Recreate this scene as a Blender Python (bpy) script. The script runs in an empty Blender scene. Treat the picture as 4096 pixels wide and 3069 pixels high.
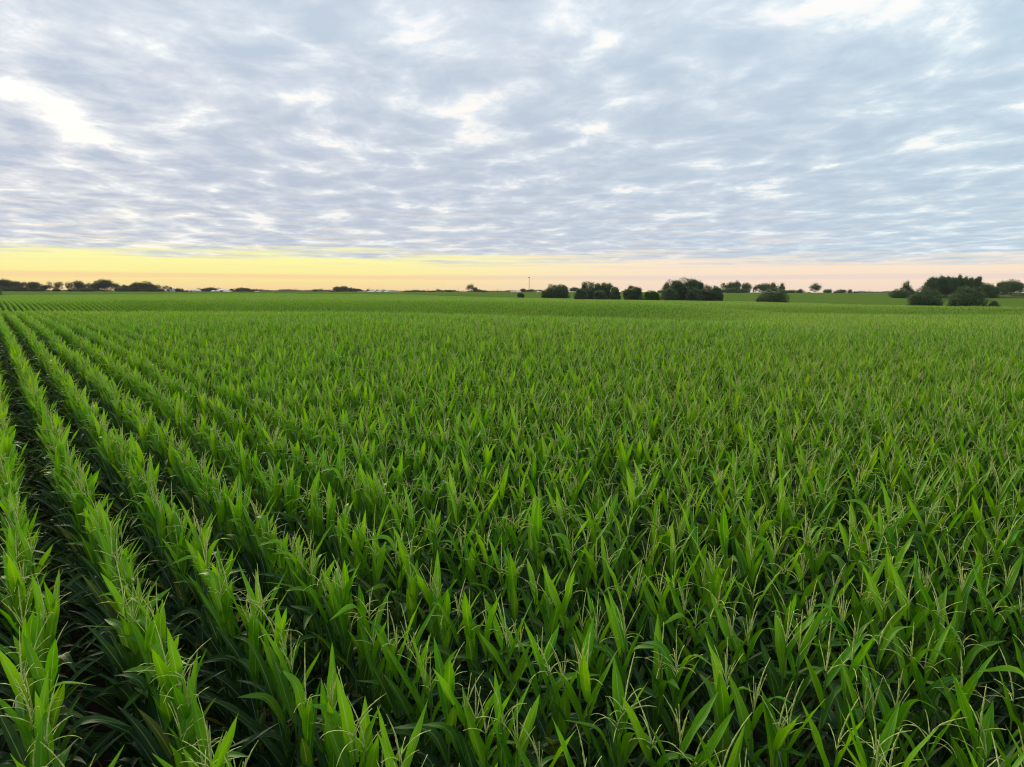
import bpy, math, random
import numpy as np
from mathutils import Matrix, Vector, Euler
R = math.radians
SC = bpy.context.scene
C = SC.collection

# ------------------------------------------------------------------ camera
F_PX, CX, CY = 2842.0, 2048.0, 1534.5        # focal length and centre, in pixels of the 4096 px photo
CAM_Z, PITCH, ROLL = 4.8, 7.35, 0.12
cd = bpy.data.cameras.new("camera"); cam = bpy.data.objects.new("camera", cd); C.objects.link(cam)
cd.sensor_width = 36.0; cd.lens = F_PX / 4096 * 36.0
cd.clip_start = 0.1; cd.clip_end = 30000
cam.matrix_world = Matrix.Translation((0, 0, CAM_Z)) @ Matrix.Rotation(R(90 - PITCH), 4, 'X') @ Matrix.Rotation(R(ROLL), 4, 'Z')
SC.camera = cam

# ------------------------------------------------------------------ sun, exposure
SUN_AZ = -34.0        # degrees clockwise from straight ahead: left of the view
SUN_EL = 14.0
sd = bpy.data.lights.new("sun", 'SUN'); sun = bpy.data.objects.new("sun", sd); C.objects.link(sun)
sd.energy = 1.5; sd.angle = R(24); sd.color = (1.0, 0.88, 0.60)
sv = Vector((math.sin(R(SUN_AZ)) * math.cos(R(SUN_EL)), math.cos(R(SUN_AZ)) * math.cos(R(SUN_EL)), math.sin(R(SUN_EL))))
sun.rotation_euler = (-sv).to_track_quat('-Z', 'Y').to_euler()
sun.location = (0, 0, 60)
vs = SC.view_settings
SC.display_settings.display_device = 'sRGB'
vs.view_transform = 'Standard'; vs.look = 'None'; vs.gamma = 1.0; vs.use_curve_mapping = False
vs.exposure = 1.1
cy = SC.cycles
cy.filter_width = 1.1
cy.max_bounces = 6; cy.diffuse_bounces = 3; cy.glossy_bounces = 2; cy.transmission_bounces = 3
cy.transparent_max_bounces = 4; cy.volume_bounces = 0
cy.caustics_reflective = False; cy.caustics_refractive = False

# ------------------------------------------------------------------ node helper
class NT:
    def __init__(s, tree): s.t = tree; s.n = tree.nodes; s.l = tree.links
    def put(s, sock, v):
        if isinstance(v, bpy.types.NodeSocket): s.l.new(v, sock)
        elif isinstance(v, (tuple, list)) and len(v) == 3 and sock.type == 'RGBA': sock.default_value = (*v, 1)
        else: sock.default_value = v
    def math(s, op, a, b=0.0, c=0.0, clamp=False):
        m = s.n.new('ShaderNodeMath'); m.operation = op; m.use_clamp = clamp
        s.put(m.inputs[0], a); s.put(m.inputs[1], b); s.put(m.inputs[2], c); return m.outputs[0]
    def vmath(s, op, a, b=(0, 0, 0), out=0):
        m = s.n.new('ShaderNodeVectorMath'); m.operation = op; s.put(m.inputs[0], a)
        if op == 'SCALE': s.put(m.inputs[3], b)
        else: s.put(m.inputs[1], b)
        return m.outputs[out]
    def mix(s, f, a, b, mode='MIX'):
        m = s.n.new('ShaderNodeMix'); m.data_type = 'RGBA'; m.blend_type = mode
        s.put(m.inputs[0], f); s.put(m.inputs[6], a); s.put(m.inputs[7], b); return m.outputs[2]
    def smooth(s, v, lo, hi, a=0.0, b=1.0):
        m = s.n.new('ShaderNodeMapRange'); m.interpolation_type = 'SMOOTHSTEP'
        s.put(m.inputs[0], v); s.put(m.inputs[1], lo); s.put(m.inputs[2], hi); s.put(m.inputs[3], a); s.put(m.inputs[4], b)
        return m.outputs[0]
    def noise(s, vec, scale, detail=3, rough=0.5, dist=0.0, out=0):
        m = s.n.new('ShaderNodeTexNoise'); s.put(m.inputs['Vector'], vec); s.put(m.inputs['Scale'], scale)
        m.inputs['Detail'].default_value = detail; m.inputs['Roughness'].default_value = rough
        m.inputs['Distortion'].default_value = dist; return m.outputs[out]
    def ramp(s, f, stops):
        m = s.n.new('ShaderNodeValToRGB'); e = m.color_ramp.elements
        while len(e) < len(stops): e.new(0.5)
        for k, (p, c) in enumerate(stops): e[k].position = p; e[k].color = (*c, 1)
        s.put(m.inputs[0], f); return m.outputs[0]
    def sep(s, v):
        m = s.n.new('ShaderNodeSeparateXYZ'); s.put(m.inputs[0], v); return m.outputs
    def comb(s, x, y, z=0.0):
        m = s.n.new('ShaderNodeCombineXYZ'); s.put(m.inputs[0], x); s.put(m.inputs[1], y); s.put(m.inputs[2], z); return m.outputs[0]

def lin(r, g, b):      # 0-255 display colour -> scene-linear
    f = lambda c: (c / 255 / 12.92) if c / 255 <= 0.04045 else ((c / 255 + 0.055) / 1.055) ** 2.4
    return (f(r), f(g), f(b))

# ------------------------------------------------------------------ world: sunrise sky under a broken cloud deck
W = bpy.data.worlds.new("World"); SC.world = W; W.use_nodes = True
W.node_tree.nodes.clear()
w = NT(W.node_tree)
def sky(r, g, b):      # colour as it shows in the picture, before exposure
    k = 2 ** -vs.exposure
    return tuple(c * k for c in lin(r, g, b))
tc = w.n.new('ShaderNodeTexCoord')
d = w.vmath('NORMALIZE', tc.outputs['Generated'])
dx, dy, dz = w.sep(d)
el = w.math('MULTIPLY', w.math('ARCSINE', dz), 57.2958)          # elevation in degrees
hd = w.vmath('NORMALIZE', w.comb(dx, dy, 0.0))
sunside = w.vmath('DOT_PRODUCT', hd, (math.sin(R(-30)), math.cos(R(-30)), 0), out=1)
side = w.smooth(sunside, 0.25, 1.0)                                # 1 towards the sunrise
zc = w.math('ADD', w.math('MAXIMUM', dz, 0.0), 0.065)
px_ = w.math('DIVIDE', dx, zc); py_ = w.math('DIVIDE', dy, zc)
P = w.comb(px_, py_, 0.0)
rot = w.n.new('ShaderNodeVectorRotate'); rot.rotation_type = 'Z_AXIS'; rot.inputs['Angle'].default_value = R(-10)
w.put(rot.inputs['Vector'], P); P2 = rot.outputs[0]
Pa = w.vmath('MULTIPLY', P2, (1.0, 0.78, 1.0))
warp = w.vmath('SCALE', w.vmath('SUBTRACT', w.noise(Pa, 1.3, 3, 0.5, out=1), (0.5, 0.5, 0.5)), 0.42)
Pw = w.vmath('ADD', Pa, warp)
n_big = w.noise(w.vmath('ADD', Pw, (11.3, 2.2, 0)), 0.9, 3, 0.5)
n_mid = w.noise(w.vmath('ADD', Pw, (7.3, 2.1, 0)), 3.3, 6, 0.60)
n_fin = w.noise(w.vmath('ADD', Pw, (1.7, 9.2, 3.0)), 12.0, 5, 0.62)
vo = w.n.new('ShaderNodeTexVoronoi'); vo.feature = 'SMOOTH_F1'; vo.voronoi_dimensions = '2D'; vo.inputs['Scale'].default_value = 3.4; vo.inputs['Smoothness'].default_value = 0.55
w.put(vo.inputs['Vector'], w.vmath('ADD', Pw, w.vmath('SCALE', w.noise(Pa, 3.6, 2, 0.5, out=1), 0.30)))
cell = w.math('SUBTRACT', 0.40, vo.outputs['Distance'])
dens = w.math('ADD', w.math('MULTIPLY', n_mid, 0.80), w.math('MULTIPLY', n_fin, 0.34))
dens = w.math('ADD', dens, w.math('MULTIPLY', n_big, 0.22))
dens = w.math('ADD', dens, w.math('MULTIPLY', cell, 0.40))         # about 0.83 on average
far_ = w.smooth(el, 4.0, 17.0)
dens = w.math('ADD', dens, w.math('MULTIPLY', w.math('SUBTRACT', 1.0, far_), 0.02))
thick = w.math('DIVIDE', w.math('SUBTRACT', dens, 0.44), 0.42, clamp=True)   # 0 = thin bright veil, 1 = thick grey cell
thick = w.math('MAXIMUM', thick, w.smooth(el, 2.0, 12.0, 0.16, 0.0))
n_sh = w.noise(w.vmath('ADD', Pw, (4.4, 0.3, 8.0)), 3.1, 4, 0.55)
nis = w.n.new('ShaderNodeTexSky'); nis.sky_type = 'NISHITA'; nis.sun_disc = False
nis.sun_elevation = R(SUN_EL); nis.sun_rotation = R(SUN_AZ)
nis.air_density = 1.0; nis.dust_density = 2.0
nis_s = w.mix(1.0, nis.outputs[0], (0.10, 0.10, 0.10), 'MULTIPLY')
hi = w.smooth(el, 6.0, 25.0)                                       # higher up the deck is lighter
T_ = (0.0, 0.12, 0.24, 0.42, 0.66, 1.0)
def deck_ramp(*cols): return w.ramp(thick, [(p, sky(*c)) for p, c in zip(T_, cols)])
hi_r = deck_ramp((253, 255, 255), (247, 254, 255), (231, 245, 252), (213, 232, 244), (201, 223, 238), (191, 215, 233))
hi_l = deck_ramp((253, 253, 253), (246, 249, 252), (234, 241, 248), (219, 229, 240), (208, 220, 233), (198, 212, 228))
lo_r = deck_ramp((252, 253, 250), (238, 246, 248), (218, 234, 242), (204, 222, 234), (193, 214, 229), (185, 207, 224))
lo_l = deck_ramp((255, 249, 239), (241, 241, 241), (223, 230, 237), (208, 216, 227), (198, 207, 221), (190, 200, 216))
cloud = w.mix(hi, w.mix(side, lo_r, lo_l), w.mix(side, hi_r, hi_l))
cloud = w.mix(w.math('MULTIPLY', w.smooth(n_sh, 0.50, 0.68), 0.5), cloud, w.mix(1.0, cloud, (1.03, 0.985, 0.985), 'MULTIPLY'))
cloud = w.mix(w.math('MULTIPLY', w.math('SUBTRACT', 1.0, thick), 0.015), cloud, nis_s)       # a little open sky through the thin parts
# clear strip under the deck
h_left = w.ramp(w.math('DIVIDE', el, 5.0), [(0.0, sky(255, 214, 150)), (0.10, sky(255, 224, 152)), (0.26, sky(255, 240, 158)), (0.5, sky(255, 252, 170)), (0.75, sky(255, 248, 186)), (1.0, sky(255, 240, 205))])
h_right = w.ramp(w.math('DIVIDE', el, 5.0), [(0.0, sky(250, 222, 200)), (0.2, sky(252, 226, 203)), (0.45, sky(254, 233, 207)), (1.0, sky(250, 236, 222))])
warm = w.math('POWER', w.smooth(sunside, 0.66, 0.99), 1.6)
horizon = w.mix(warm, h_right, h_left)
# thin pink-grey bands lying in the strip
az = w.math('ARCTAN2', dx, dy)
band_v = w.comb(w.math('MULTIPLY', az, 2.2), w.math('MULTIPLY', el, 1.0), 0.0)
bn = w.noise(w.comb(w.math('MULTIPLY', az, 3.0), w.math('MULTIPLY', el, 2.6), 0.0), 1.0, 4, 0.55)
el_b = w.math('SUBTRACT', el, w.math('MULTIPLY', w.math('SUBTRACT', bn, 0.5), 0.30))
band1 = w.math('MULTIPLY', w.smooth(el_b, 0.85, 1.03), w.smooth(el_b, 1.22, 1.36, 1.0, 0.0))
band_c = w.mix(warm, sky(232, 214, 208), sky(252, 208, 160))
horizon = w.mix(w.math('MULTIPLY', band1, 0.6), horizon, band_c)
st = w.noise(w.comb(w.math('MULTIPLY', az, 2.2), w.math('MULTIPLY', el, 2.3), 21.0), 1.0, 6, 0.62)
streak = w.math('MULTIPLY', w.smooth(st, 0.53, 0.66), w.smooth(el, 1.3, 2.6))
horizon = w.mix(w.math('MULTIPLY', streak, 0.75), horizon, w.mix(warm, sky(226, 218, 218), sky(248, 222, 184)))
# ragged lower edge of the deck: 3.2 degrees at the left, lower to the right
edge_n = w.noise(w.comb(w.math('MULTIPLY', az, 4.0), w.math('MULTIPLY', el, 2.0), 3.0), 1.0, 6, 0.66)
edge_el = w.math('ADD', el, w.math('MULTIPLY', w.math('SUBTRACT', edge_n, 0.5), 4.4))
lo = w.mix(side, (1.95,) * 3, (2.75,) * 3)
deck = w.smooth(w.math('SUBTRACT', edge_el, lo), -0.55, 0.75)
# light leaking between the flat far cells
leak = w.math('MULTIPLY', w.smooth(w.noise(w.comb(w.math('MULTIPLY', az, 7.0), w.math('MULTIPLY', el, 3.3), 9.0), 1.0, 5, 0.62), 0.50, 0.68), w.smooth(el, 3.0, 8.5, 1.0, 0.0))
cloud = w.mix(w.math('MULTIPLY', leak, 0.5), cloud, w.mix(warm, sky(250, 232, 214), sky(255, 234, 190)))
col = w.mix(deck, horizon, cloud)
below = w.smooth(el, -0.4, -0.05)
col = w.mix(below, (0.10, 0.13, 0.06), col)
bg = w.n.new('ShaderNodeBackground'); w.put(bg.inputs[0], col); bg.inputs[1].default_value = 1.0
wo = w.n.new('ShaderNodeOutputWorld'); w.l.new(bg.outputs[0], wo.inputs[0])
W.cycles.sampling_method = 'MANUAL'; W.cycles.sample_map_resolution = 512

# ------------------------------------------------------------------ tagging helpers
def tag(o, label=None, cat=None, group=None, kind=None):
    if label: o['label'] = label
    if cat: o['category'] = cat
    if group: o['group'] = group
    if kind: o['kind'] = kind
    return o
def empty(name, loc, rz=0.0):
    o = bpy.data.objects.new(name, None); C.objects.link(o); o.location = loc; o.rotation_euler = (0, 0, rz)
    o.empty_display_size = 0.2; return o
def link(name, me, parent=None):
    o = bpy.data.objects.new(name, me); C.objects.link(o); o.parent = parent; return o
def mesh(name, V, Fc, mats, smooth=True, data=None, midx=None):
    me = bpy.data.meshes.new(name); me.from_pydata([tuple(v) for v in V], [], [tuple(f) for f in Fc])
    for m in mats: me.materials.append(m)
    if smooth: me.polygons.foreach_set('use_smooth', [True] * len(me.polygons))
    if midx is not None: me.polygons.foreach_set('material_index', [int(i) for i in midx])
    if data is not None:
        a = me.attributes.new('ld', 'FLOAT_COLOR', 'POINT'); a.data.foreach_set('color', np.asarray(data, dtype=np.float32).ravel())
    me.update(); return me

# ------------------------------------------------------------------ terrain
def sm(x, a, b):
    t = np.clip((np.asarray(x, float) - a) / (b - a), 0, 1); return t * t * (3 - 2 * t)
def ground(X, Y):
    X = np.asarray(X, float); Y = np.asarray(Y, float)
    q = np.clip((X / np.maximum(Y, 1.0) + 0.72) / 1.44, 0, 1)
    g = lambda t, c, s: np.exp(-((t - c) / s) ** 2)
    wv = 7 * np.sin(X / 41.0 + 0.6) + 5 * np.sin(X / 17.0) + 2.5 * np.sin(X / 7.3)
    right = sm(X / np.maximum(Y, 1), 0.12, 0.45)
    t = Y + wv * 0.8 + 0.06 * X
    z = 0.78 * sm(Y, 3, 42) * (1 - sm(t, 48, 78)) * (1 - 0.45 * right)
    fl = 1 - 0.45 * sm(-X / np.maximum(Y, 1), 0.42, 0.72)
    z = z + (1 - right) * fl * (-2.0 * g(t, 90, 18) + 0.85 * sm(t, 104, 132) * (1 - sm(t, 190, 320)) - 0.22 * g(t, 176, 12))
    u2 = (Y - 55) + (X - 20) * 0.62 + wv * 0.5
    z = z + right * (-1.2 * g(u2, 90, 15) + 0.35 * g(u2, 122, 12))
    z = z - 0.25 * g(t, 262, 30) + 0.08 * np.sin(X / 26.0 + Y / 33.0) * sm(Y, 20, 60)
    s0 = 520 - 190 * q; s1 = 740 + 60 * q
    z = z - 0.62 * sm(t, 135 - 62 * right, 205 - 70 * right) * (1 - sm(Y, s0 - 60, s0 + 40))
    z = z + 4.15 * sm(Y, s0, s1)
    return z
sx = np.concatenate([np.linspace(-9000, -700, 16)[:-1], np.linspace(-700, 700, 181), np.linspace(700, 9000, 16)[1:]])
sy = np.concatenate([np.linspace(-600, -20, 8)[:-1], np.linspace(-20, 320, 91), np.linspace(330, 1000, 60), np.geomspace(1040, 16000, 24)])
GX, GY = np.meshgrid(sx, sy)
GZ = ground(GX, GY)
V = np.stack([GX.ravel(), GY.ravel(), GZ.ravel()], 1)
nx, ny = len(sx), len(sy)
Fc = [(j * nx + i, j * nx + i + 1, (j + 1) * nx + i + 1, (j + 1) * nx + i) for j in range(ny - 1) for i in range(nx - 1)]

def new_mat(name):
    m = bpy.data.materials.new(name); m.use_nodes = True; m.node_tree.nodes.clear(); return m, NT(m.node_tree)
def finish(m, k, shader):
    o = k.n.new('ShaderNodeOutputMaterial'); k.l.new(shader, o.inputs[0]); return m
def principled(k, col, rough=0.8, spec=0.3, normal=None, metal=0.0):
    p = k.n.new('ShaderNodeBsdfPrincipled'); k.put(p.inputs['Base Color'], col); k.put(p.inputs['Roughness'], rough)
    p.inputs['Specular IOR Level'].default_value = spec; p.inputs['Metallic'].default_value = metal
    if normal is not None: k.put(p.inputs['Normal'], normal)
    return p.outputs[0]

# edge of the corn: distance ahead as a function of bearing X/Y
EDGE = np.array([(-1.2, 430), (-0.72, 500), (-0.37, 560), (-0.2, 545), (-0.12, 480), (-0.017, 395), (0.07, 365), (0.14, 300),
                 (0.2, 285), (0.293, 255), (0.37, 222), (0.578, 170), (0.65, 152), (0.72, 142), (1.2, 120)])
def corn_edge(X, Y): return np.interp(np.asarray(X) / np.maximum(np.asarray(Y), 1.0), EDGE[:, 0], EDGE[:, 1])

gm, k = new_mat("ground")
pos = k.n.new('ShaderNodeNewGeometry').outputs['Position']
att = k.n.new('ShaderNodeAttribute'); att.attribute_name = 'crop'
soil = k.mix(k.noise(pos, 9.0, 4), (0.030, 0.022, 0.016), (0.062, 0.046, 0.034))
crop_n = k.noise(k.vmath('MULTIPLY', pos, (1, 1, 0.2)), 0.35, 5, 0.6)
crop_b = k.noise(pos, 0.018, 3, 0.5)
soy = k.mix(k.smooth(crop_n, 0.35, 0.65), (0.088, 0.145, 0.017), (0.130, 0.195, 0.026))
soy = k.mix(k.smooth(crop_b, 0.42, 0.62), soy, k.mix(0.5, soy, (0.115, 0.185, 0.040)))
finish(gm, k, principled(k, k.mix(att.outputs['Fac'], soy, soil), 1.0, 0.0))
me = mesh("ground", V, Fc, [gm])
a = me.attributes.new('crop', 'FLOAT', 'POINT')
a.data.foreach_set('value', np.where(V[:, 1] < np.minimum(corn_edge(V[:, 0], V[:, 1]), 600), 1.0, 0.0).astype(np.float32))
tag(link("ground", me), kind='structure')

# ------------------------------------------------------------------ corn materials
def corn_leaf_mat():
    m, k = new_mat("corn_leaf")
    at = k.n.new('ShaderNodeAttribute'); at.attribute_name = 'ld'
    u, rnd, hgt = k.sep(at.outputs['Vector']); s = at.outputs['Alpha']
    oi = k.n.new('ShaderNodeObjectInfo'); pos = k.n.new('ShaderNodeNewGeometry').outputs['Position']
    r2 = k.math('FRACT', k.math('ADD', k.math('MULTIPLY', oi.outputs['Random'], 7.31), rnd))
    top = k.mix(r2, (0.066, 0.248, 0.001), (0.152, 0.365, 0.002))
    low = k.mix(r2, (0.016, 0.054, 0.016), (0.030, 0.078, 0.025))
    base = k.mix(k.smooth(hgt, 0.60, 0.95), low, top)  # darker low down: older waxy leaves, plus lane shade painted into the colour
    patch = k.noise(pos, 0.045, 3, 0.5)
    base = k.mix(k.smooth(patch, 0.36, 0.66), base, k.mix(1.0, base, (1.40, 1.08, 1.1), 'MULTIPLY'))
    stripe = k.noise(k.comb(k.math('MULTIPLY', u, 9.0), k.math('MULTIPLY', s, 1.3), k.math('MULTIPLY', rnd, 40.0)), 2.0, 2, 0.5)
    base = k.mix(k.smooth(stripe, 0.35, 0.65, 0.0, 0.35), base, k.mix(1.0, base, (0.62, 0.72, 0.7), 'MULTIPLY'))
    blot = k.noise(k.comb(u, k.math('MULTIPLY', s, 5.0), k.math('MULTIPLY', r2, 60.0)), 1.6, 3, 0.6)
    base = k.mix(k.smooth(blot, 0.62, 0.8, 0.0, 0.35), base, (0.16, 0.22, 0.03))
    yel = k.math('MULTIPLY', k.smooth(r2, 0.93, 0.99), k.smooth(hgt, 0.75, 0.55))
    base = k.mix(k.math('MULTIPLY', yel, 0.8), base, (0.20, 0.20, 0.03))
    rib = k.math('MULTIPLY', k.smooth(u, 0.035, 0.11, 1.0, 0.0), k.smooth(s, 0.7, 1.0, 1.0, 0.1))
    base = k.mix(k.math('MULTIPLY', rib, 0.75), base, (0.26, 0.36, 0.13))
    tipb = k.math('MULTIPLY', k.smooth(s, 0.93, 1.0), k.smooth(rnd, 0.6, 0.8))
    base = k.mix(k.math('MULTIPLY', tipb, 0.8), base, (0.30, 0.24, 0.10))
    bmp = k.n.new('ShaderNodeBump'); bmp.inputs['Strength'].default_value = 0.25; bmp.inputs['Distance'].default_value = 0.004
    k.l.new(stripe, bmp.inputs['Height'])
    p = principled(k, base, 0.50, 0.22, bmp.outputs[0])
    tr = k.n.new('ShaderNodeBsdfTranslucent')
    k.l.new(k.mix(1.0, base, (1.75, 1.55, 0.4), 'MULTIPLY'), tr.inputs[0])
    mx = k.n.new('ShaderNodeMixShader'); mx.inputs[0].default_value = 0.40
    k.l.new(p, mx.inputs[1]); k.l.new(tr.outputs[0], mx.inputs[2])
    return finish(m, k, mx.outputs[0])
def simple_mat(name, c1, c2, scale=3.0, rough=0.7, spec=0.25, trans=0.0):
    m, k = new_mat(name)
    oi = k.n.new('ShaderNodeObjectInfo'); tcn = k.n.new('ShaderNodeTexCoord')
    f = k.noise(k.vmath('ADD', tcn.outputs['Object'], k.vmath('SCALE', (13.0, 7.0, 3.0), oi.outputs['Random'])), scale, 4, 0.6)
    c = k.mix(k.smooth(f, 0.3, 0.7), c1, c2)
    sh = principled(k, c, rough, spec)
    if trans:
        tr = k.n.new('ShaderNodeBsdfTranslucent'); k.l.new(c, tr.inputs[0])
        mx = k.n.new('ShaderNodeMixShader'); mx.inputs[0].default_value = trans
        k.l.new(sh, mx.inputs[1]); k.l.new(tr.outputs[0], mx.inputs[2]); sh = mx.outputs[0]
    return finish(m, k, sh)
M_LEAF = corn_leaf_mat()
M_STALK = simple_mat("corn_stalk", (0.075, 0.15, 0.025), (0.14, 0.21, 0.045), 9.0, 0.55)
M_TASS = simple_mat("corn_tassel", (0.54, 0.62, 0.12), (0.86, 0.86, 0.30), 40.0, 0.7, 0.2, 0.2)
M_SPIKE = simple_mat("corn_tassel_spike", (0.44, 0.52, 0.12), (0.74, 0.72, 0.26), 60.0, 0.75, 0.2, 0.15)
M_HUSK = simple_mat("corn_husk", (0.10, 0.20, 0.04), (0.20, 0.30, 0.08), 20.0, 0.6)
M_SILK = simple_mat("corn_silk", (0.13, 0.075, 0.035), (0.34, 0.26, 0.12), 60.0, 0.85)
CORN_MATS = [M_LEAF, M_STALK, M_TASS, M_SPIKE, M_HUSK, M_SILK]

# ------------------------------------------------------------------ corn geometry
class Geo:
    def __init__(s): s.V = []; s.F = []; s.D = []; s.M = []; s.n = 0
    def add(s, V, F, D, m):
        s.V.append(V); s.D.append(D); s.F += [tuple(int(i) + s.n for i in f) for f in F]; s.M += [m] * len(F); s.n += len(V)
    def join(s, o, mat=None):
        for V, D in zip(o.V, o.D):
            s.V.append(V if mat is None else V @ mat[0].T + mat[1]); s.D.append(D)
        s.F += [tuple(i + s.n for i in f) for f in o.F]; s.M += o.M; s.n += o.n
    def build(s, name, smooth=True):
        return mesh(name, np.concatenate(s.V), s.F, CORN_MATS, smooth, np.concatenate(s.D), s.M)
def rotz(a):
    c, n = math.cos(a), math.sin(a); return np.array([[c, -n, 0], [n, c, 0], [0, 0, 1.0]])

def leaf(rng, L, Wd, th0, bend, p, knee, az, z0, hgt, nseg, nac, r0=0.012):
    s = np.linspace(0, 1, nseg + 1)
    th = th0 + bend * s ** p
    if knee is not None: th = th + knee[1] / (1 + np.exp(-(s - knee[0]) * 22))
    th = np.minimum(th, R(172))
    ds = L / nseg
    mid = 0.5 * (th[1:] + th[:-1])
    x = np.concatenate([[0], np.cumsum(np.sin(mid) * ds)]) + r0 * 0.5
    z = np.concatenate([[0], np.cumsum(np.cos(mid) * ds)])
    shp = np.where(s < 0.38, 0.52 + 0.48 * np.sin(s / 0.38 * math.pi / 2), np.clip(1 - ((s - 0.38) / 0.62) ** 1.9, 0, 1))
    shp = np.maximum(shp, 0.015)
    hw = Wd * 0.5 * shp
    tw = rng.uniform(-0.7, 0.7) * s ** 1.3 + rng.uniform(-0.2, 0.2)
    side_curve = rng.uniform(-0.10, 0.10) * L * s ** 2
    t = np.stack([np.sin(th), 0 * s, np.cos(th)], 1); n = np.stack([-np.cos(th), 0 * s, np.sin(th)], 1)
    y = np.stack([0 * s, 1 + 0 * s, 0 * s], 1)
    ct, st = np.cos(tw)[:, None], np.sin(tw)[:, None]
    y2 = y * ct + n * st; n2 = n * ct - y * st
    fold = 0.55 - 0.35 * s
    us = np.linspace(-1, 1, nac + 1)
    wf = rng.uniform(9, 15); wa = rng.uniform(0.05, 0.22) * Wd * 0.5; ph = rng.uniform(0, 6.28, 2)
    V = []; D = []
    rr = rng.random()
    for j, u in enumerate(us):
        au = abs(u)
        wob = wa * np.sin(wf * s + ph[0 if u < 0 else 1]) * au ** 2 * np.sin(s * math.pi)
        off = y2 * (u * hw * (1 - 0.12 * au))[:, None] + n2 * (fold * hw * au ** 1.2 + wob)[:, None]
        c = np.stack([x, side_curve, z + z0], 1)
        V.append(c + off); D.append(np.stack([np.full_like(s, au), np.full_like(s, rr), np.full_like(s, hgt), s], 1))
    V = np.stack(V, 1).reshape(-1, 3); D = np.stack(D, 1).reshape(-1, 4)
    m = nac + 1
    F = [(i * m + j, i * m + j + 1, (i + 1) * m + j + 1, (i + 1) * m + j) for i in range(nseg) for j in range(nac)]
    return V @ rotz(az).T, F, D

def tube(path, rad, sides, hgt=1.0, rnd=0.5, bump=None):
    path = np.asarray(path, float); n = len(path); V = []
    tan = np.gradient(path, axis=0); tan /= np.linalg.norm(tan, axis=1)[:, None] + 1e-9
    for i in range(n):
        a = np.cross(tan[i], (0.31, 0.95, 0.05)); a /= np.linalg.norm(a) + 1e-9; b = np.cross(tan[i], a)
        for q in range(sides):
            an = 2 * math.pi * q / sides + (0.6 * i if bump is not None else 0)
            r = rad[i] * (1 if bump is None else (1 + bump * (0.5 if (i + q) % 2 else -0.5)))
            V.append(path[i] + r * (a * math.cos(an) + b * math.sin(an)))
    F = [(i * sides + q, i * sides + (q + 1) % sides, (i + 1) * sides + (q + 1) % sides, (i + 1) * sides + q) for i in range(n - 1) for q in range(sides)]
    D = np.tile([0.5, rnd, hgt, 0.3], (len(V), 1))
    return np.array(V), F, D

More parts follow.
